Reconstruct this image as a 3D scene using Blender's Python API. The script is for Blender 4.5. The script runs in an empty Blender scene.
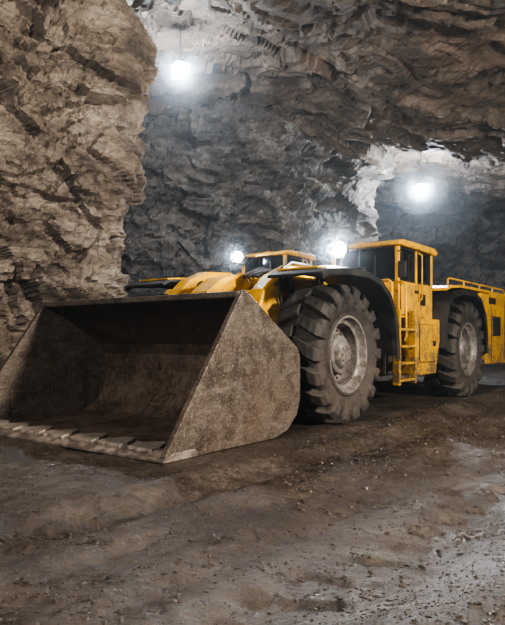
import bpy, bmesh, math, random
import numpy as np
from mathutils import Vector, Matrix
random.seed(7); rng=np.random.default_rng(7)
COL=bpy.context.scene.collection

# ---------------------------------------------------------------- numpy noise
def _h(ix,iy,iz,seed):
    with np.errstate(over='ignore'):
        n=(ix.astype(np.int64)*374761393+iy.astype(np.int64)*668265263+iz.astype(np.int64)*2147483647+seed*974711)&0xffffffff
        n=((n^(n>>13))*1274126177)&0xffffffff
        n=((n^(n>>16))*2246822519)&0xffffffff
        n=n^(n>>15)
    return (n&0xffffff)/float(0x1000000)
def vnoise(P,seed=0):
    B=np.floor(P); F=P-B; F=F*F*(3-2*F); B=B.astype(np.int64); out=0
    for dx in (0,1):
        for dy in (0,1):
            for dz in (0,1):
                w=(F[:,0] if dx else 1-F[:,0])*(F[:,1] if dy else 1-F[:,1])*(F[:,2] if dz else 1-F[:,2])
                out=out+w*_h(B[:,0]+dx,B[:,1]+dy,B[:,2]+dz,seed)
    return out-0.5
def fbm(P,octv=4,seed=0,gain=.5):
    a=1;s=0;Q=P.copy()
    for o in range(octv):
        s=s+a*vnoise(Q,seed+o*17); Q=Q*2.03+3.1; a*=gain
    return s
def facet(P,seed=0,tilt=.9):
    B=np.floor(P).astype(np.int64); best=np.full(len(P),1e9); h=np.zeros(len(P))
    for dx in (-1,0,1):
        for dy in (-1,0,1):
            for dz in (-1,0,1):
                ix=B[:,0]+dx;iy=B[:,1]+dy;iz=B[:,2]+dz
                cx=ix+_h(ix,iy,iz,seed);cy=iy+_h(ix,iy,iz,seed+1);cz=iz+_h(ix,iy,iz,seed+2)
                ex=P[:,0]-cx;ey=P[:,1]-cy;ez=P[:,2]-cz
                d=ex*ex+ey*ey+ez*ez
                v=(_h(ix,iy,iz,seed+3)-.5)+tilt*(ex*(_h(ix,iy,iz,seed+4)-.5)+ey*(_h(ix,iy,iz,seed+5)-.5)+ez*(_h(ix,iy,iz,seed+6)-.5))*2
                m=d<best; best=np.where(m,d,best); h=np.where(m,v,h)
    return h
def sm(a,b,x):
    t=np.clip((x-a)/(b-a),0,1); return t*t*(3-2*t)

# ---------------------------------------------------------------- node helpers
def newmat(name):
    m=bpy.data.materials.new(name); m.use_nodes=True
    nt=m.node_tree; b=nt.nodes['Principled BSDF']
    return m,nt,b
def N(nt,t,**kw):
    n=nt.nodes.new(t)
    for k,v in kw.items():
        if k in n.inputs.keys(): n.inputs[k].default_value=v
        else: setattr(n,k,v)
    return n
def ramp(nt,src,stops):
    r=nt.nodes.new('ShaderNodeValToRGB'); e=r.color_ramp.elements
    while len(e)<len(stops): e.new(.5)
    for i,(p,c) in enumerate(stops):
        e[i].position=p; e[i].color=(c[0],c[1],c[2],1) if not isinstance(c,float) else (c,c,c,1)
    nt.links.new(src,r.inputs[0]); return r
def coords(nt,scale=(1,1,1),rot=(0,0,0),obj=True):
    tc=nt.nodes.new('ShaderNodeTexCoord'); mp=nt.nodes.new('ShaderNodeMapping')
    mp.inputs['Scale'].default_value=scale; mp.inputs['Rotation'].default_value=rot
    nt.links.new(tc.outputs['Object'],mp.inputs[0]); return mp.outputs[0]
def noise(nt,vec,scale,detail=8,rough=.6):
    n=N(nt,'ShaderNodeTexNoise'); n.inputs['Scale'].default_value=scale; n.inputs['Detail'].default_value=detail; n.inputs['Roughness'].default_value=rough
    nt.links.new(vec,n.inputs['Vector']); return n.outputs['Fac']
def mix(nt,f,a,b,mode='MIX'):
    m=nt.nodes.new('ShaderNodeMix'); m.data_type='RGBA'; m.blend_type=mode
    for s,v in ((0,f),(6,a),(7,b)):
        if isinstance(v,bpy.types.NodeSocket): nt.links.new(v,m.inputs[s])
        else: m.inputs[s].default_value=v if s==0 else (v[0],v[1],v[2],1)
    return m.outputs[2]
def bump(nt,h,strength,dist,prev=None):
    b=nt.nodes.new('ShaderNodeBump'); b.inputs['Strength'].default_value=strength; b.inputs['Distance'].default_value=dist
    nt.links.new(h,b.inputs['Height'])
    if prev: nt.links.new(prev,b.inputs['Normal'])
    return b.outputs[0]

def rock_mat(name,c0,c1,c2,zs=1.7,rough=.75,rot=(0.1,.08,0),hard=1.0):
    m,nt,b=newmat(name)
    v=coords(nt,(1,1,zs),rot); v1=coords(nt); vst=coords(nt,(.7,.7,zs*1.5),rot)
    a=noise(nt,v,.7,12,.62); c=noise(nt,v1,8,6,.65); g=noise(nt,v1,34,4,.7); st=noise(nt,vst,1.1,10,.6)
    wn=N(nt,'ShaderNodeTexNoise'); wn.inputs['Scale'].default_value=1.2; wn.inputs['Detail'].default_value=5; nt.links.new(v,wn.inputs['Vector'])
    wv=nt.nodes.new('ShaderNodeVectorMath'); wv.operation='MULTIPLY_ADD'; wv.inputs[1].default_value=(.7,.7,.7)
    nt.links.new(wn.outputs['Color'],wv.inputs[0]); nt.links.new(v,wv.inputs[2])
    def vor(s,feat):
        vo=N(nt,'ShaderNodeTexVoronoi'); vo.feature=feat; vo.inputs['Scale'].default_value=s; nt.links.new(wv.outputs[0],vo.inputs['Vector']); return vo
    def cell(s):
        vo=vor(s,'F1'); sp=nt.nodes.new('ShaderNodeSeparateColor'); nt.links.new(vo.outputs['Color'],sp.inputs[0])
        sb=nt.nodes.new('ShaderNodeMath'); sb.operation='MULTIPLY_ADD'; sb.inputs[1].default_value=.8; nt.links.new(vo.outputs['Distance'],sb.inputs[0]); nt.links.new(sp.outputs[0],sb.inputs[2])
        return sb.outputs[0],sp.outputs[1]
    h1,r1=cell(1.3); h2,r2=cell(3.6); h3,r3=cell(9)
    ed=vor(1.3,'DISTANCE_TO_EDGE').outputs['Distance']
    base=ramp(nt,mix(nt,.5,a,st),[(.38,c0),(.5,c1),(.62,c2)]).outputs[0]
    base=mix(nt,.35*hard,base,ramp(nt,r1,[(0,.5),(1,1.0)]).outputs[0],'MULTIPLY')
    base=mix(nt,.30*hard,base,ramp(nt,r2,[(0,.5),(1,1.0)]).outputs[0],'MULTIPLY')
    base=mix(nt,.5,base,ramp(nt,c,[(.38,.45),(.58,1.0)]).outputs[0],'MULTIPLY')
    base=mix(nt,.5,base,ramp(nt,g,[(.38,.5),(.6,1.0)]).outputs[0],'MULTIPLY')
    base=mix(nt,.6*hard,base,ramp(nt,ed,[(0,.15),(.02,1.0)]).outputs[0],'MULTIPLY')
    nt.links.new(base,b.inputs['Base Color']); b.inputs['Roughness'].default_value=rough
    n=bump(nt,h1,.7*hard,.15); n=bump(nt,h2,.7*hard,.06,n); n=bump(nt,h3,.6*hard,.02,n); n=bump(nt,st,.45,.14,n); n=bump(nt,c,.6,.045,n); n=bump(nt,g,.6,.018,n)
    nt.links.new(n,b.inputs['Normal'])
    return m
M_wall=rock_mat('rock_wall',(.13,.100,.074),(.29,.235,.185),(.48,.41,.335))
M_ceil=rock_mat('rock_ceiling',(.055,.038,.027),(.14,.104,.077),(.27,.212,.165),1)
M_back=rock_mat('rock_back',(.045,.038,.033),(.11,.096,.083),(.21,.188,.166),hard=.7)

def ground_mat():
    m,nt,b=newmat('mine_mud')
    v=coords(nt); vs=coords(nt,(.35,1.6,1),(0,0,-math.radians(53)))
    a=noise(nt,v,.9,8,.65); c=noise(nt,v,14,8,.7); t=noise(nt,vs,1.6,10,.65); g=noise(nt,v,70,5,.7)
    col=ramp(nt,t,[(.34,(.042,.030,.022)),(.5,(.085,.065,.050)),(.66,(.155,.124,.096))]).outputs[0]
    col=mix(nt,.6,col,ramp(nt,c,[(.38,.45),(.62,1.2)]).outputs[0],'MULTIPLY')
    col=mix(nt,.7,col,ramp(nt,g,[(.36,.3),(.64,1.6)]).outputs[0],'MULTIPLY')
    wet=ramp(nt,mix(nt,.5,a,t),[(.44,0.0),(.54,1.0)]).outputs[0]
    col=mix(nt,wet,col,mix(nt,1.0,col,(.55,.53,.51),'MULTIPLY'))
    nt.links.new(col,b.inputs['Base Color'])
    r=ramp(nt,wet,[(0,.65),(1,.27)]).outputs[0]
    r2=mix(nt,.4,r,ramp(nt,c,[(.38,.12),(.62,.75)]).outputs[0]); nt.links.new(r2,b.inputs['Roughness'])
    b.inputs['Specular IOR Level'].default_value=.75
    vo=N(nt,'ShaderNodeTexVoronoi'); vo.inputs['Scale'].default_value=40; nt.links.new(v,vo.inputs['Vector'])
    n=bump(nt,t,.35,.07); n=bump(nt,c,.7,.026,n); n=bump(nt,vo.outputs['Distance'],.4,-.008,n); n=bump(nt,g,.8,.006,n)
    nt.links.new(n,b.inputs['Normal']); return m
M_ground=ground_mat()

def dirty(name,base,dirt,rough=.45,metal=0.0,amt=(.45,.7),scale=2.5,low=1.0,bumps=.15,scr=False,k=.6):
    m,nt,b=newmat(name)
    v=coords(nt); a=noise(nt,v,scale,10,.7); f=noise(nt,v,scale*9,6,.7)
    fac=ramp(nt,a,[(amt[0],0.0),(amt[1],1.0)]).outputs[0]
    tc=nt.nodes.new('ShaderNodeNewGeometry'); sx=nt.nodes.new('ShaderNodeSeparateXYZ'); nt.links.new(tc.outputs['Position'],sx.inputs[0])
    mr=nt.nodes.new('ShaderNodeMapRange'); mr.inputs[1].default_value=.4; mr.inputs[2].default_value=2.0; mr.inputs[3].default_value=.75*low; mr.inputs[4].default_value=0
    nt.links.new(sx.outputs[2],mr.inputs[0])
    ad=nt.nodes.new('ShaderNodeMath'); ad.operation='MULTIPLY_ADD'; ad.use_clamp=True; ad.inputs[1].default_value=k
    nt.links.new(fac,ad.inputs[0])
    mm=nt.nodes.new('ShaderNodeMath'); mm.operation='MULTIPLY'; nt.links.new(mr.outputs[0],mm.inputs[0]); nt.links.new(ramp(nt,f,[(.38,.1),(.58,1.0)]).outputs[0],mm.inputs[1])
    nt.links.new(mm.outputs[0],ad.inputs[2])
    col=mix(nt,ad.outputs[0],base,dirt)
    if scr:
        vs=coords(nt,(1.0,1.0,4.0),(0,.7,0)); s=noise(nt,vs,3.5,12,.78)
        col=mix(nt,ramp(nt,s,[(.47,0.0),(.66,.6)]).outputs[0],col,(.25,.21,.175))
        f3=noise(nt,v,3.2,12,.75); col=mix(nt,ramp(nt,f3,[(.46,0.0),(.58,.85)]).outputs[0],col,(.040,.025,.016))
        f4=noise(nt,v,1.1,8,.7); col=mix(nt,ramp(nt,f4,[(.48,0.0),(.62,.35)]).outputs[0],col,(.12,.072,.042))
        f2=noise(nt,v,45,6,.8); col=mix(nt,ramp(nt,f2,[(.55,0.0),(.62,.65)]).outputs[0],col,(.40,.36,.32))
    nt.links.new(col,b.inputs['Base Color'])
    b.inputs['Metallic'].default_value=metal
    r=nt.nodes.new('ShaderNodeMapRange'); r.inputs[3].default_value=rough; r.inputs[4].default_value=.8; nt.links.new(ad.outputs[0],r.inputs[0]); nt.links.new(r.outputs[0],b.inputs['Roughness'])
    nt.links.new(bump(nt,f,bumps,.02),b.inputs['Normal'])
    return m
M_yel=dirty('yellow_paint',(.76,.41,.008),(.13,.085,.038),.25,amt=(.45,.68),k=.9,low=1.3)
M_blk=dirty('black_steel',(.013,.013,.013),(.06,.050,.042),.45,amt=(.45,.75))
M_rub=dirty('tyre_rubber',(.014,.013,.013),(.080,.064,.050),.62,amt=(.42,.66),scale=5,bumps=.4)
M_rim=dirty('rim_steel',(.28,.26,.24),(.09,.075,.06),.42,.3,amt=(.42,.66),scale=5,low=.7,k=.95)
M_buc=dirty('bucket_steel',(.095,.074,.058),(.15,.12,.095),.36,.3,amt=(.35,.7),scale=1.6,low=.3,bumps=.8,scr=True)
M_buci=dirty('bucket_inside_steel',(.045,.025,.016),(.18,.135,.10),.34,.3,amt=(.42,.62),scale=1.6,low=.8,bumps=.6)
M_edge=dirty('worn_edge_steel',(.12,.098,.08),(.42,.36,.31),.36,.3,amt=(.46,.58),scale=6,low=.2,bumps=.8)
M_wear=dirty('wear_plate_steel',(.38,.33,.29),(.14,.11,.09),.34,.3,amt=(.48,.62),scale=5,low=.1,bumps=.8)
M_chr=dirty('chrome_rod',(.6,.6,.6),(.3,.28,.25),.2,.9)
def glassm():
    m,nt,b=newmat('cab_glass'); b.inputs['Base Color'].default_value=(.006,.008,.009,1); b.inputs['Roughness'].default_value=.12; b.inputs['Specular IOR Level'].default_value=.3
    return m
M_gls=glassm()
def emis(name,c,s):
    m,nt,b=newmat(name); b.inputs['Emission Color'].default_value=(*c,1); b.inputs['Emission Strength'].default_value=s; b.inputs['Base Color'].default_value=(*c,1); return m
M_lamp=emis('lamp_lens',(.9,.95,1),300)
M_lampo=emis('marker_lens',(1,.3,.02),1.0)
def halo_mat(name,d):
    m=bpy.data.materials.new(name); m.use_nodes=True; nt=m.node_tree; nt.nodes.clear()
    out=nt.nodes.new('ShaderNodeOutputMaterial'); vs=nt.nodes.new('ShaderNodeVolumeScatter'); vs.inputs['Density'].default_value=d; vs.inputs['Color'].default_value=(.80,.90,1,1)
    nt.links.new(vs.outputs[0],out.inputs['Volume']); return m
M_halo=[halo_mat('halo_dense',.20),halo_mat('halo_mid',.05),halo_mat('halo_thin',.015),halo_mat('halo_faint',.006)]  # scatter volumes added around the lamps to give them a bloom halo

# ---------------------------------------------------------------- mesh helpers
def mk(name,verts,faces,mat,parent=None,bevel=0,smooth=False,seg=2):
    me=bpy.data.meshes.new(name); me.from_pydata([tuple(map(float,v)) for v in verts],[],faces)
    bm=bmesh.new(); bm.from_mesh(me); bmesh.ops.recalc_face_normals(bm,faces=bm.faces); bm.to_mesh(me); bm.free()
    me.materials.append(mat); o=bpy.data.objects.new(name,me); COL.objects.link(o)
    if parent: o.parent=parent
    if smooth:
        for p in me.polygons: p.use_smooth=True
    if bevel:
        b=o.modifiers.new('bevel','BEVEL'); b.width=bevel; b.segments=seg; b.limit_method='ANGLE'; b.angle_limit=.6
    return o
BF=[(0,1,3,2),(4,6,7,5),(0,4,5,1),(2,3,7,6),(0,2,6,4),(1,5,7,3)]
def box(name,u0,u1,v0,v1,z0,z1,mat,par,bevel=.02):
    return mk(name,[(u,v,z) for u in (u0,u1) for v in (v0,v1) for z in (z0,z1)],BF,mat,par,bevel)
def ball(name,c,r,mat,par):
    bm=bmesh.new(); bmesh.ops.create_uvsphere(bm,u_segments=24,v_segments=14,radius=r); me=bpy.data.meshes.new(name); bm.to_mesh(me); bm.free(); me.materials.append(mat)
    for p in me.polygons: p.use_smooth=True
    o=bpy.data.objects.new(name,me); COL.objects.link(o); o.parent=par; o.location=c; return o
def prism(name,pts,v0,v1,mat,par,bevel=.02):
    n=len(pts); V=[(p[0],v0,p[1]) for p in pts]+[(p[0],v1,p[1]) for p in pts]
    F=[tuple(range(n)),tuple(range(2*n-1,n-1,-1))]+[(i,(i+1)%n,(i+1)%n+n,i+n) for i in range(n)]
    return mk(name,V,F,mat,par,bevel)
def strip(name,pts,th,v0,v1,mat,par,bevel=.01):
    P=[Vector((p[0],p[1])) for p in pts]; off=[]
    for i in range(len(P)):
        a=P[max(i-1,0)]; b=P[min(i+1,len(P)-1)]; t=(b-a).normalized(); off.append(P[i]+Vector((-t.y,t.x))*th)
    n=len(P); V=[];F=[]
    for q in (P,off):
        for v in (v0,v1): V+=[(p.x,v,p.y) for p in q]
    A,B,Cc,D=0,n,2*n,3*n
    for i in range(n-1):
        F+=[(A+i,A+i+1,B+i+1,B+i),(Cc+i,D+i,D+i+1,Cc+i+1),(A+i,Cc+i,Cc+i+1,A+i+1),(B+i,B+i+1,D+i+1,D+i)]
    F+=[(A,B,D,Cc),(A+n-1,Cc+n-1,D+n-1,B+n-1)]
    return mk(name,V,F,mat,par,bevel)
def rod(name,a,b,r,mat,par,n=16,r2=None):
    a=Vector(a);b=Vector(b); d=(b-a).normalized(); x=d.orthogonal().normalized(); y=d.cross(x); r2=r if r2 is None else r2
    V=[];F=[]
    for k,(c,rr) in enumerate(((a,r),(b,r2))):
        for i in range(n):
            t=2*math.pi*i/n; V.append(c+x*rr*math.cos(t)+y*rr*math.sin(t))
    F=[(i,(i+1)%n,(i+1)%n+n,i+n) for i in range(n)]+[tuple(range(n)),tuple(range(n,2*n))]
    return mk(name,V,F,mat,par,min(r,r2)*.15)
def tube(name,pts,r,mat,par):
    cu=bpy.data.curves.new(name,'CURVE'); cu.dimensions='3D'; cu.bevel_depth=r; cu.bevel_resolution=3
    s=cu.splines.new('POLY'); s.points.add(len(pts)-1)
    for p,q in zip(s.points,pts): p.co=(*q,1)
    o=bpy.data.objects.new(name,cu); o.data.materials.append(mat); COL.objects.link(o); o.parent=par; return o
def sag(a,b,d,n=10):
    a=Vector(a);b=Vector(b); return [tuple(a.lerp(b,i/n)+Vector((0,0,-d*4*(i/n)*(1-i/n)))) for i in range(n+1)]
def lathe(name,prof,cen,side,mat,par,n=72,smooth=True):
    V=[];F=[];m=len(prof)
    for i in range(n):
        t=2*math.pi*i/n
        for w,r in prof: V.append((cen[0]+r*math.cos(t),cen[1]+side*w,cen[2]+r*math.sin(t)))
    for i in range(n):
        for j in range(m-1): F.append((i*m+j,((i+1)%n)*m+j,((i+1)%n)*m+j+1,i*m+j+1))
    o=mk(name,V,F,mat,par,0,smooth)
    es=o.modifiers.new('es','EDGE_SPLIT'); es.split_angle=math.radians(40)
    return o

def wheel(i,u,v,side,par,R=1.03):
    c=(u,v,R-.02)
    prof=[(-.30,.56),(-.36,.68),(-.383,.80),(-.37,.87),(-.33,.915),(-.2,.935),(0,.94),(.2,.935),(.33,.915),(.37,.87),(.383,.80),(.36,.68),(.30,.56)]
    lathe(f'tyre_{i}',prof,c,side,M_rub,par)
    lathe(f'tyre_bead_{i}',[(.30,.555),(.345,.575),(.352,.60),(.335,.625)],c,side,M_rub,par)
    V=[];F=[]; Nn=18; st=[(.02,1.05,.92,0),(.12,1.05,.92,.04),(.25,1.043,.91,.11),(.345,1.022,.88,.15),(.405,.955,.85,.165),(.412,.86,.79,.17),(.392,.77,.74,.18)]
    for s in (-1,1):
        for k in range(Nn):
            a0=2*math.pi*(k+(.5 if s>0 else 0))/Nn; base=len(V)
            for j,(w,ro,ri,da) in enumerate(st):
                hw=(.085,.085,.09,.095,.09,.075,.05)[j]
                for (rr,e) in ((ro,-hw),(ro,hw),(ri,hw+.02),(ri,-hw-.02)):
                    ww=w if rr==ro else min(w,.36)
                    t=a0+da+e; V.append((c[0]+rr*math.cos(t),c[1]+side*s*ww,c[2]+rr*math.sin(t)))
            for j in range(len(st)-1):
                for q in range(4): F.append((base+j*4+q,base+j*4+(q+1)%4,base+(j+1)*4+(q+1)%4,base+(j+1)*4+q))
            F.append((base,base+1,base+2,base+3)); e=base+(len(st)-1)*4; F.append((e,e+1,e+2,e+3))
    mk(f'tread_{i}',V,F,M_rub,par,.012)
    lathe(f'rim_{i}',[(.29,.57),(.335,.585),(.352,.57),(.345,.54),(.27,.52),(.24,.49),(.235,.46),(.10,.44),(.07,.42),(.06,.33),(.07,.31),(.16,.30),(.20,.28),(.22,.22),(.27,.19),(.29,.15),(.295,.0)],c,side,M_rim,par)
    lathe(f'rim_back_{i}',[(-.29,.56),(-.2,.5),(.03,.42),(.0,.1)],c,side,M_blk,par,32)
    for k in range(20):
        t=2*math.pi*k/20
        p=(c[0]+.375*math.cos(t),c[1]+side*.05,c[2]+.375*math.sin(t)); q=(p[0],c[1]+side*.105,p[2]); rod(f'bolt_{i}_{k}',p,q,.017,M_rim,par,6)
    for k in range(8):
        t=2*math.pi*k/8
        p=(c[0]+.12*math.cos(t),c[1]+side*.28,c[2]+.12*math.sin(t)); q=(p[0],c[1]+side*.31,p[2]); rod(f'hub_bolt_{i}_{k}',p,q,.013,M_rim,par,6)

def bucket(par,W=3.84):
    prof=[(0.02,.03),(.8,.035),(1.6,.05),(1.95,.10),(2.2,.24),(2.36,.48),(2.42,.75),(2.38,1.0),(2.25,1.16),(1.9,1.38),(1.27,1.75)]
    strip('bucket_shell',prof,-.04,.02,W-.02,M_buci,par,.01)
    side=[(0,0),(.0,.07),(.62,.93),(1.20,1.73),(1.30,1.80),(1.38,1.78),(2.44,1.12),(2.50,1.0),(2.50,.45),(2.42,.25),(2.2,.07),(1.9,0)]
    for k,v in enumerate((0,W-.055)):
        prism(f'bucket_side_{k}',side,v,v+.055,M_buc,par,.012)
    for k,v in enumerate((-.015,W-.06)):
        prism(f'bucket_side_bar_{k}',[(0,.0),(-.02,.06),(.62,.95),(1.21,1.76),(1.30,1.82),(1.31,1.74),(.74,.93),(.16,.05),(.6,.05),(.6,0)],v,v+.075,M_buc,par,.01)
    box('bucket_top_bar',1.2,1.36,.02,W-.02,1.72,1.80,M_buc,par,.02)
    for v in (1.28,2.56):
        strip('liner_seam',[(p[0]-.0,p[1]+.0) for p in prof[1:-1]],.012,v-.03,v+.03,M_buci,par,.003)
    prism('bucket_lip',[(-.05,.0),(-.05,.03),(.10,.085),(.42,.085),(.46,.05),(.46,.0)],-.02,W+.02,M_edge,par,.008)
    rs=random.Random(3); v=.26
    while v<W-.5:
        w=rs.uniform(.34,.42)
        V=[];F=[];n=9
        for r in range(2):
            for i in range(n):
                t=i/(n-1)
                V.append((.06+ (rs.uniform(-.02,.02) if r==0 else .10+.26*math.sin(3.14*t)+rs.uniform(-.03,.03)), v+w*t, .10 if r==0 else .12))
        V+= [(x,y,.05) for x,y,z in V]
        for i in range(n-1):
            F+=[(i,i+1,n+i+1,n+i),(i,2*n+i,2*n+i+1,i+1),(n+i,n+i+1,3*n+i+1,3*n+i)]
        F+=[(0,n,3*n,2*n),(n-1,3*n-1,4*n-1,2*n-1)]
        mk('bucket_wear_plate',V,F,M_wear,par,.006); v+=w+rs.uniform(.08,.14)
    for k,v in enumerate((1.0,1.92,2.84)):
        prism(f'bucket_back_rib_{k}',[(2.44,1.08),(2.62,.95),(2.62,.35),(2.45,.3)],v-.05,v+.05,M_buc,par,.01)

def machine(name,loc,ang,sc,with_bucket=True,W=3.84,glow=60,cz=0.0,lampat=None,spot=0):
    e=bpy.data.objects.new(name,None); COL.objects.link(e); e.location=loc; e.rotation_euler=(0,0,ang); e.scale=(sc,sc,sc)
    C=W/2
    if with_bucket: bucket(e,W)
    n=0
    for u in (3.73,9.13):
        for v,s in ((.285,-1),(W-.285,1)):
            wheel(n,u,v,s,e); n+=1
    for k,u in enumerate((3.73,9.13)): rod(f'axle_{k}',(u,.3,1.01),(u,W-.3,1.01),.2,M_blk,e); rod(f'diff_{k}',(u,C-.35,1.0),(u,C+.35,1.0),.42,M_blk,e,24)
    prism('front_frame',[(2.95,.7),(2.85,1.3),(3.2,1.85),(3.6,2.0),(4.6,2.0),(5.3,1.75),(5.3,.6),(3.4,.55)],C-.72,C+.72,M_yel,e,.04)
    boom=[(2.58,.40),(2.56,.65),(2.70,1.35),(2.95,1.98),(3.25,2.22),(3.7,2.40),(4.35,2.44),(4.75,2.3),(4.75,2.02),(4.4,1.92),(3.8,1.9),(3.45,1.72),(3.1,1.25),(2.85,.5)]
    bo=1.0 if W>3.5 else .55
    for k,v in enumerate((C-bo,C+bo-.25)):
        prism(f'boom_arm_{k}',boom,v,v+.25,M_yel,e,.03)
        for (u,z,r) in ((4.45,2.17,.13),(3.55,2.08,.15),(2.74,.62,.12)):
            rod('boom_pin',(u,v-.06,z),(u,v+.31,z),r,M_blk,e,20); rod('boom_pin_cap',(u,v-.09,z),(u,v-.05,z),r*.55,M_rim,e,16)
    box('boom_cross_tube',2.95,3.25,C-.5,C+.5,1.55,1.85,M_yel,e,.06)
    prism('dogbone_lever',[(2.7,1.75),(2.62,1.95),(3.0,2.2),(3.6,2.3),(3.75,2.1),(3.3,1.85),(2.9,1.7)],C-.18,C+.18,M_yel,e,.03)
    rod('tilt_cylinder',(3.6,C,2.2),(5.0,C,2.15),.13,M_yel,e,24); rod('tilt_rod',(2.9,C,2.05),(3.6,C,2.2),.06,M_chr,e)
    for s in (-1,1):
        rod('lift_cylinder',(4.9,C+s*.55,.9),(3.9,C+s*.55,1.35),.12,M_yel,e,20)
        rod('lift_rod',(3.9,C+s*.55,1.35),(3.1,C+s*.6,1.7),.06,M_chr,e)
    for k in range(4):
        tube(f'hose_{k}',sag((3.3,C-.62+k*.09,2.2),(4.7,C-.55+k*.09,2.05),-.18-.03*k),.022,M_blk,e)
    tube('hose_side',[(3.35,C-1.05,1.7),(3.2,C-1.08,2.0),(3.3,C-1.08,2.3),(3.6,C-1.05,2.42),(4.1,C-1.05,2.42)],.025,M_blk,e)
    fen=[(2.95,2.12),(3.1,2.19),(3.7,2.24),(4.3,2.24),(4.75,2.15),(5.08,1.95),(5.28,1.65),(5.38,1.25),(5.40,.95)]
    for k,(a,b) in enumerate(((-.06,.86),(W-.86,W+.06))):
        strip(f'front_fender_{k}',fen,.045,a,b,M_blk,e,.01)
        strip(f'front_fender_lip_{k}',[(p[0],p[1]-.06) for p in fen],.10,a-.03 if k==0 else b-.01,a+.01 if k==0 else b+.03,M_blk,e,.006)
        if with_bucket or k==0: strip(f'front_fender_top_{k}',[(p[0],p[1]+.05) for p in fen[1:5]],.03,.10 if k==0 else W-.80,.80 if k==0 else W-.10,M_yel,e,.008)
    box('articulation',5.2,6.2,C-.5,C+.5,.7,1.6,M_blk,e,.05)
    rod('artic_pin',(5.65,C,.6),(5.65,C,1.75),.2,M_blk,e,24)
    box('rear_chassis',5.9,12.2,C-.6,C+.6,.62,1.7,M_blk,e,.04)
    box('deck_front',5.45,6.15,.35,W-.3,1.55,1.75,M_yel,e,.02)
    prism('deck_console',[(5.45,1.75),(5.5,2.28),(6.15,2.36),(6.15,1.75)],.72,W-.6,M_yel,e,.03)
    for v in (.02,):
        for k,u in enumerate((5.72,6.42)):
            box(f'ladder_rail_{k}',u,u+.06,v,v+.14,.42,1.75,M_yel,e,.01)
        for k in range(4):
            z=.48+k*.30; box(f'ladder_step_{k}',5.75,6.45,v,v+.22,z,z+.045,M_yel,e,.008)
    box('ladder_back',5.74,6.46,.30,.36,.6,1.6,M_blk,e,.01)
    for (u,v) in ((5.55,.12),(6.05,.08)):
        tube('handrail',[(u,v,1.2),(u,v-.03,1.3),(u,v-.03,2.20),(u+.02,v+.05,2.26),(u+.1,v+.22,2.26)],.024,M_yel,e)
    # cab
    c0,c1,v0,v1=6.12,(7.78 if with_bucket else 7.4),.22,1.62
    zb,zw,zt=1.62,2.30+cz,2.93+cz
    box('cab_lower',c0,c1,v0,v1,zb,zw,M_yel,e,.03)
    box('cab_interior',c0+.05,c1-.06,v0+.05,v1-.05,zw,zt-.02,M_gls,e,.01)
    pw=.08
    for (u,v) in ((c0,v0),(c0,v1-pw),(c1-pw,v0),(c1-pw,v1-pw),(c0+.80,v0)):
        box('cab_pillar',u,u+pw,v,v+pw,zw-.02,zt,M_yel,e,.015)
    box('windshield_gasket',c0-.01,c0+.05,v0+pw,v1-pw,zw-.02,zw+.03,M_blk,e,.01)
    box('windshield_bar',c0+.0,c0+.05,(v0+v1)/2+.1,(v0+v1)/2+.14,zw,zt,M_blk,e,.005)
    for (a,b) in ((c0+pw,c0+.80),(c0+.80+pw,c1-pw)):
        for (x0,x1,y0,y1) in ((a,b,zw,zw+.035),(a,b,zt-.05,zt),(a,a+.03,zw,zt),(b-.03,b,zw,zt)):
            box('window_gasket',x0,x1,v0+.02,v0+.06,y0,y1,M_blk,e,.004)
    prism('cab_roof',[(c0-.12,zt),(c0-.10,zt+.07),(c0+.1,zt+.12),(c1-.05,zt+.12),(c1+.08,zt+.07),(c1+.1,zt-.02)],v0-.07,v1+.07,M_yel,e,.03)
    box('cab_roof_vent',c0+.55,c1-.35,v0+.3,v1-.3,zt+.10,zt+.18,M_blk,e,.03)
    box('wiper',c0-.02,c0,v0+.45,v0+.48,zw+.05,zt-.15,M_blk,e,.003)
    box('door_panel',c0+.08,c0+.84,v0-.025,v0,zb+.06,zw-.04,M_yel,e,.012)
    box('door_handle',c0+.66,c0+.80,v0-.06,v0-.02,zw-.2,zw-.15,M_blk,e,.008)
    for (a,b,c,d) in ((.06,.86,.05,.06),(.06,.07,.05,.62),(.85,.86,.05,.62)): box('door_seam',c0+a,c0+b,v0-.012,v0,zb+c,zb+d,M_blk,e,.001)
    box('cab_side_label',c0+1.0,c0+1.25,v0-.012,v0,zw-.42,zw-.2,M_blk,e,.003)
    tube('cab_grab',[(c0+.9,v0,zw-.35),(c0+.9,v0-.08,zw-.3),(c0+.9,v0-.08,zt-.1),(c0+.9,v0,zt-.05)],.016,M_yel,e)
    tube('mirror_arm',[(c0,v0,zt-.1),(c0-.2,v0-.15,zt-.15),(c0-.25,v0-.18,zt-.35)],.014,M_blk,e)
    box('mirror',c0-.28,c0-.22,v0-.26,v0-.10,zt-.62,zt-.32,M_blk,e,.02)
    prism('side_tank',[(6.62,.55),(6.56,.75),(6.56,1.62),(7.75,1.62),(7.75,1.2),(7.55,.55)],.06,.95,M_yel,e,.03)
    prism('side_tank_far',[(5.9,.55),(5.8,.75),(5.8,1.62),(7.75,1.62),(7.75,1.2),(7.55,.55)],W-.95,W-.06,M_yel,e,.03)
    box('tank_door',6.7,7.45,.035,.06,.8,1.5,M_yel,e,.012)
    box('tank_latch',7.3,7.38,.0,.04,1.1,1.2,M_blk,e,.006)
    for (a,b,c,d) in ((6.68,7.47,.79,.80),(6.68,7.47,1.50,1.51),(6.68,6.69,.79,1.51),(7.46,7.47,.79,1.51)): box('tank_seam',a,b,.05,.062,c,d,M_blk,e,.001)
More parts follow.
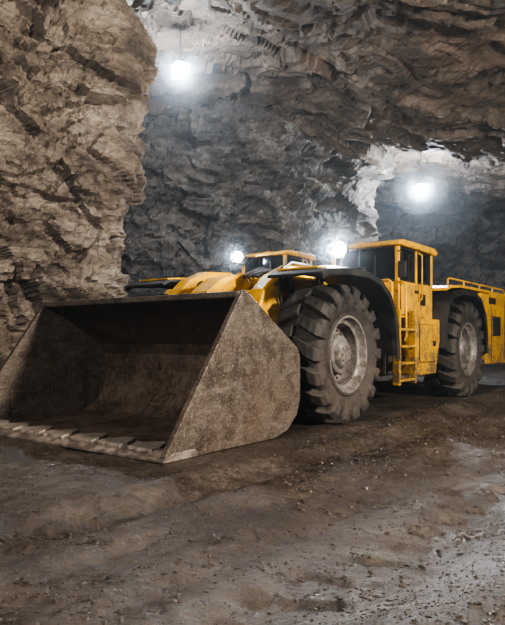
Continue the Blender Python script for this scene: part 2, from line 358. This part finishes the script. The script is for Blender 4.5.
    prism('engine_hood',[(7.8,1.6),(7.8,2.28),(8.1,2.36),(12.3,2.36),(12.9,2.2),(12.95,1.6)],.85,W-.85,M_yel,e,.04)
    for k in range(9): box('hood_louvre',8.5+k*.3,8.68+k*.3,.82,.86,1.9,2.2,M_blk,e,.004)
    rf=[(7.78,1.05),(7.80,1.6),(7.95,1.95),(8.3,2.16),(8.8,2.24),(9.6,2.24),(10.1,2.12),(10.42,1.8),(10.55,1.4),(10.58,.9)]
    for k,(a,b) in enumerate(((-.04,.9),(W-.9,W+.04))):
        strip(f'rear_fender_{k}',rf,.05,a,b,M_blk,e,.01)
        strip(f'rear_fender_lip_{k}',[(p[0],p[1]) for p in rf],-.07,a-.02 if k==0 else b-.01,a+.02 if k==0 else b+.03,M_blk,e,.006)
        strip(f'rear_deck_{k}',[(7.8,2.20),(8.1,2.27),(8.7,2.31),(10.7,2.31)],.06,a-.02,b,M_yel,e,.01)
    body=[(10.62,.62),(10.62,1.5),(10.45,1.95),(10.15,2.2),(10.15,2.38),(12.6,2.38),(13.05,2.1),(13.1,.9),(12.7,.6)]
    prism('rear_body_near',body,.0,.95,M_yel,e,.04); prism('rear_body_far',body,W-.95,W,M_yel,e,.04)
    box('counterweight',12.5,13.3,.2,W-.2,.7,1.9,M_yel,e,.08)
    for k in range(5): box('rear_grille_bar',11.15,11.7,-.03,.01,1.35+k*.09,1.39+k*.09,M_blk,e,.004)
    box('rear_grille_back',11.1,11.75,-.012,.0,1.3,1.78,M_blk,e,.003)
    box('rear_label',10.8,11.35,-.01,.0,2.07,2.22,M_blk,e,.003)
    box('rear_door_line',12.1,12.13,-.008,.01,.7,2.2,M_blk,e,.002)
    box('rear_door_line',10.98,11.0,-.008,.01,.7,2.0,M_blk,e,.002)
    tube('rear_rail',[(8.3,.1,2.36),(8.3,.1,2.48),(8.4,.1,2.50),(10.6,.1,2.50),(12.4,.1,2.50),(12.5,.1,2.4)],.02,M_yel,e)
    for u in (9.3,10.4,11.4): tube('rear_rail_post',[(u,.1,2.3),(u,.1,2.50)],.018,M_yel,e)
    rod('exhaust',(8.4,C+.3,2.3),(8.4,C+.3,2.6),.08,M_blk,e)
    def lamp(u,v,z,r=.085,m=M_lamp,post=.18):
        rod('work_lamp_body',(u+.10,v,z),(u,v,z),r*1.2,M_blk,e,20,r*1.35); rod('work_lamp_lens',(u-.002,v,z),(u-.03,v,z),r*1.1,m,e,20)
        rod('work_lamp_post',(u+.06,v,z-post),(u+.06,v,z),.018,M_blk,e,8)
    if lampat:
        lu,lv,lz=lampat; lamp(lu,lv,lz,.10,M_lamp,.34); lc=(lu-.10,lv,lz)
    else:
        lv=v1-.22; lamp(c0-.40,lv,zt-.02,.12); lc=(c0-.52,lv,zt-.02)
        rod('lamp_bracket',(c0-.32,lv,zt-.2),(c0+.06,lv,zt-.14),.025,M_blk,e,8)
    lamp(c0-.10,v1-.15,zt+.02,.06,M_gls); lamp(5.35,.6,2.42,.06,M_gls)
    rod('beacon',(c0+.9,v1-.2,zt+.1),(c0+.9,v1-.2,zt+.26),.06,M_lampo,e)
    L=bpy.data.lights.new('work_light','POINT'); L.energy=glow; L.color=(.85,.92,1); L.shadow_soft_size=.08
    o=bpy.data.objects.new('work_light',L); COL.objects.link(o); o.parent=e; o.location=lc
    if spot:
        S=bpy.data.lights.new('work_beam','SPOT'); S.energy=spot; S.color=(.92,.96,1); S.shadow_soft_size=.08; S.spot_size=math.radians(55); S.spot_blend=1.0
        o=bpy.data.objects.new('work_beam',S); COL.objects.link(o); o.parent=e; o.location=(lc[0]-.03,lc[1],lc[2])
        d=Vector((-5.3,-2.9,-2.55)); o.rotation_euler=d.to_track_quat('-Z','Y').to_euler()
    for r,m in zip((.16,.32,.6,1.0),M_halo): ball('lamp_halo',lc,r,m,e)  # nested scatter spheres put in for the work lamp's bloom
    return e
ANG=math.radians(53)
P0=Vector((-.87,6.24,0))
def loc2w(u,v,z=0): return Vector((P0.x+.602*u-.799*v,P0.y+.799*u+.602*v,z))
machine('mining_loader',P0,ANG,1.0,glow=190,lampat=(4.22,.37,2.64),spot=560)
S2=1.05
w0=loc2w(9.15-6.1*S2,4.5)
machine('mining_loader.001',w0,ANG,S2,with_bucket=False,W=2.35,glow=110,cz=.36)

# ---------------------------------------------------------------- cave shell
def wall(name,pl,mat,H=10.5,res=.05,seed=0,lean=None,amp=1.0):
    P=np.array(pl,float)
    pts=[]
    for i in range(len(P)-1):
        p0=P[max(i-1,0)];p1=P[i];p2=P[i+1];p3=P[min(i+2,len(P)-1)]
        n=max(4,int(np.linalg.norm(p2-p1)/res))
        for k in range(n):
            t=k/n; pts.append(.5*((2*p1)+(-p0+p2)*t+(2*p0-5*p1+4*p2-p3)*t*t+(-p0+3*p1-3*p2+p3)*t**3))
    pts.append(P[-1]); pts=np.array(pts); T=np.gradient(pts,axis=0); T/=np.linalg.norm(T,axis=1)[:,None]; Nn=np.stack([T[:,1],-T[:,0]],1)
    hs=np.arange(-.3,H,res*1.1); ns=len(pts);nh=len(hs)
    X=np.repeat(pts[:,0],nh);Y=np.repeat(pts[:,1],nh);Z=np.tile(hs,ns);NX=np.repeat(Nn[:,0],nh);NY=np.repeat(Nn[:,1],nh)
    Q=np.stack([X,Y,Z],1)
    W=Q+np.stack([fbm(Q*.6,3,seed+50),fbm(Q*.6,3,seed+60),fbm(Q*.6,3,seed+70)],1)*.5
    W[:,2]+=.12*W[:,0]
    d=1.2*fbm(Q*.25,3,seed)+.62*facet(W*np.array([.5,.5,.75]),seed+1)+.32*facet(W*np.array([1.2,1.2,2.1]),seed+9,1.2)+.13*facet(W*np.array([2.8,2.8,4.8]),seed+19,1.3)+.045*facet(W*np.array([6,6,9]),seed+25,1.3)+.09*fbm(Q*np.array([1.5,1.5,3]),5,seed+30)
    d=d*amp
    if lean is not None: d=d+lean(Z,Y)
    V=np.stack([X+NX*d,Y+NY*d,Z],1)
    F=[(i*nh+j,(i+1)*nh+j,(i+1)*nh+j+1,i*nh+j+1) for i in range(ns-1) for j in range(nh-1)]
    me=bpy.data.meshes.new(name); me.from_pydata(V.tolist(),[],F); me.materials.append(mat)
    o=bpy.data.objects.new(name,me); COL.objects.link(o); return o
def leanL(z,y): return .45*sm(3.6,5.9,z)-.30*sm(7.2,8.2,z)+1.2*sm(8.2,10,z)
wall('wall_left',[(-12,-8),(-10,0),(-7.2,5.5),(-5.6,9.3),(-4.2,11.5),(-2.95,12.6),(-3.5,14.4),(-6,17),(-10,19)],M_wall,res=.042,seed=3,lean=leanL,amp=.68)
def leanB(z,y): return .3*sm(5,8,z)+.9*sm(7.5,10,z)
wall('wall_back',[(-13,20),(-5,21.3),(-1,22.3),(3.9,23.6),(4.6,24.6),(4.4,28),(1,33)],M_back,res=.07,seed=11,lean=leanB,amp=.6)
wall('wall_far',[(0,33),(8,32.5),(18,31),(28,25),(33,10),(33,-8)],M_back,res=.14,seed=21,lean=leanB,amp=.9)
def gridmesh(name,xs,ys,zf,mat,flip=False,smooth=False):
    X,Y=np.meshgrid(xs,ys,indexing='ij'); Q=np.stack([X.ravel(),Y.ravel(),np.zeros(X.size)],1); V=zf(Q); nx,ny=len(xs),len(ys)
    F=[(i*ny+j,(i+1)*ny+j,(i+1)*ny+j+1,i*ny+j+1) for i in range(nx-1) for j in range(ny-1)]
    if flip: F=[f[::-1] for f in F]
    me=bpy.data.meshes.new(name); me.from_pydata(V.tolist(),[],F); me.materials.append(mat)
    if smooth:
        for p in me.polygons: p.use_smooth=True
    o=bpy.data.objects.new(name,me); COL.objects.link(o); return o
def zc(Q):
    W=Q+np.stack([fbm(Q*.6,3,81),fbm(Q*.6,3,82),0*Q[:,0]],1)*1.2
    z=9.1+1.0*fbm(Q*.16,3,90)+.5*facet(W*np.array([.28,.5,1]),91,.5)+.20*facet(W*np.array([.8,1.4,1]),92,.6)+.08*facet(W*np.array([2.4,3.6,1]),93)+.10*fbm(Q*1.2,5,94)
    z=z-1.5*sm(-1,6,Q[:,0])*sm(13,21,Q[:,1])+.6*sm(24,30,Q[:,1])
    Q=Q.copy(); Q[:,2]=z; return Q
gridmesh('ceiling',np.arange(-14,33.5,.09),np.arange(-8,34.5,.09),zc,M_ceil,True)
def gh(Q):
    c,s=.602,.799; u=(Q[:,0]-P0.x)*c+(Q[:,1]-P0.y)*s; v=-(Q[:,0]-P0.x)*s+(Q[:,1]-P0.y)*c
    R=np.stack([u*.35,v*1.7,0*u],1)
    z=.09*fbm(R*1.3,4,5)+.035*fbm(Q*1.1,4,6)+.024*fbm(Q*6,3,8)
    z+= -.05*np.exp(-((v+1.1+.25*np.sin(u*.5))/.28)**2)+.06*np.exp(-((v+.62+.2*np.sin(u*.5))/.16)**2)+.055*np.exp(-((v+1.65+.25*np.sin(u*.5))/.2)**2)
    z+= -.05*np.exp(-((v+3.0+.2*np.sin(u*.4))/.3)**2)+.06*np.exp(-((v+3.6)/.25)**2)
    tr=np.exp(-((v+1.1+.25*np.sin(u*.5))/.30)**4); z+=tr*.016*np.clip(3*np.sin(u*2*math.pi/.36+np.abs(v+1.1)*6),-1,1)
    tr=np.exp(-((v+3.0+.2*np.sin(u*.4))/.30)**4); z+=tr*.013*np.clip(3*np.sin(u*2*math.pi/.36+np.abs(v+3.0)*6),-1,1)
    pad=sm(-.35,.0,v)*sm(-.5,.1,u)*sm(9.5,8.6,v)
    z=z*(1-.85*pad)
    Q=Q.copy(); Q[:,2]=np.minimum(z,.09); return Q
xs=np.concatenate([np.arange(-14,-4,.15),np.arange(-4,6,.03),np.arange(6,33.5,.15)])
ys=np.concatenate([np.arange(-8,1,.3),np.arange(1,9,.022),np.arange(9,16,.06),np.arange(16,34.5,.2)])
gridmesh('floor',xs,ys,gh,M_ground,False,True)

ico=bmesh.new(); bmesh.ops.create_icosphere(ico,subdivisions=1,radius=1); iv=np.array([v.co[:] for v in ico.verts]); ifc=[[v.index for v in f.verts] for f in ico.faces]; ico.free()
def stone():
    m,nt,b=newmat('loose_stone'); v=coords(nt); a=noise(nt,v,9,4,.7)
    nt.links.new(ramp(nt,a,[(.35,(.035,.027,.021)),(.68,(.12,.096,.077))]).outputs[0],b.inputs['Base Color']); b.inputs['Roughness'].default_value=.5; return m
M_stone=stone()
def inmach(x,y):
    u=(x-P0.x)*.602+(y-P0.y)*.799; v=-(x-P0.x)*.799+(y-P0.y)*.602
    return (u>-.12)&(v>-.2)
def near(r,n):
    y=1.6+8.5*r.random(n*4)**1.5; x=(r.random(n*4)-.5)*1.0*y
    cl=vnoise(np.stack([x*1.1,y*1.1,0*x],1),77)+r.uniform(-.45,.45,len(x)); m=(~inmach(x,y))&(cl>.0)
    return np.stack([x[m],y[m]],1)[:n]
def right(r,n):
    y=4+16*r.random(n*2); x=y*(.05+.42*r.random(n*2)); m=~inmach(x,y); return np.stack([x[m],y[m]],1)[:n]
GV=[];GF=[];gk=0
def scatter(n,fn,smin,smax,seed,power=3.0):
    global gk
    r=np.random.default_rng(seed)
    pts=fn(r,n); Z=gh(np.stack([pts[:,0],pts[:,1],0*pts[:,0]],1))[:,2]
    for (x,y),z in zip(pts,Z):
        s=smin+(smax-smin)*r.random()**power
        vv=iv*(1+r.uniform(-.32,.32,(len(iv),1)))*s*np.array([r.uniform(.8,1.3),r.uniform(.7,1.1),r.uniform(.45,.75)])
        a=r.random()*6.28; ca,sa=math.cos(a),math.sin(a); vv=vv@np.array([[ca,sa,0],[-sa,ca,0],[0,0,1]])
        GV.append(vv+np.array([x,y,z+s*.1])); GF.extend([[i+gk for i in f] for f in ifc]); gk+=len(iv)
scatter(16000,near,.003,.014,1,6)
scatter(2500,right,.008,.03,2,7)
V=np.concatenate(GV); me=bpy.data.meshes.new('gravel'); me.from_pydata(V.tolist(),[],GF); me.materials.append(M_stone)
o=bpy.data.objects.new('gravel',me); COL.objects.link(o)

# ---------------------------------------------------------------- mine lamps
def mine_lamp(pos,power,k,up):
    e=bpy.data.objects.new('mine_lamp' if k==0 else f'mine_lamp.{k:03d}',None); COL.objects.link(e); e.location=pos
    rod('lamp_cable',(0,0,.12),(0,0,up),.012,M_blk,e,8); rod('lamp_housing',(0,0,.13),(0,0,.24),.17,M_blk,e,20,.08)
    ball('lamp_bulb',(0,0,0),.15,M_lamp,e)
    L=bpy.data.lights.new('mine_light','POINT'); L.energy=power; L.color=(.80,.89,1); L.shadow_soft_size=.17
    o=bpy.data.objects.new('mine_light',L); COL.objects.link(o); o.parent=e; o.location=(0,0,-.05)
    for r,m in zip((.28,.55,1.0,2.4),M_halo): ball('lamp_halo',(0,0,0),r,m,e)  # nested scatter spheres added for the bloom around the bulb
mine_lamp((-1.85,16,8.15),2600,0,1.3)
mine_lamp((6.07,22.5,6.66),5200,1,1.3)

# ---------------------------------------------------------------- added fill lights, out of view beside and behind the viewpoint
def area(name,loc,tgt,size,power,col):
    L=bpy.data.lights.new(name,'AREA'); L.energy=power; L.size=size; L.color=col
    o=bpy.data.objects.new(name,L); COL.objects.link(o); o.location=loc; o.rotation_euler=(Vector(tgt)-Vector(loc)).to_track_quat('-Z','Y').to_euler()
area('fill_light',(9.5,2.0,5.5),(-3,11,3.0),.9,2500,(1,.91,.80))  # unseen light added at the right to rake the left wall for relief
area('fill_light.001',(-4.5,-2,6.0),(3,10,2),.8,850,(1,.94,.87))  # weaker unseen fill added behind the camera for the foreground
w=bpy.data.worlds.new('World'); bpy.context.scene.world=w; w.use_nodes=True
nt=w.node_tree
nt.nodes['Background'].inputs[0].default_value=(.5,.55,.62,1); nt.nodes['Background'].inputs[1].default_value=.08
vs=nt.nodes.new('ShaderNodeVolumeScatter'); vs.inputs['Density'].default_value=.0026; vs.inputs['Color'].default_value=(.75,.88,1,1); vs.inputs['Anisotropy'].default_value=.2
nt.links.new(vs.outputs[0],nt.nodes['World Output'].inputs['Volume'])
try: bpy.context.scene.view_settings.look='AgX - High Contrast'
except Exception as ex: print(ex)

cam=bpy.data.cameras.new('camera'); co=bpy.data.objects.new('camera',cam); COL.objects.link(co)
co.location=(0,0,1.25); co.rotation_euler=(math.pi/2,0,0); cam.lens=35.94; cam.sensor_width=36; cam.shift_y=.041; cam.clip_end=200
bpy.context.scene.camera=co
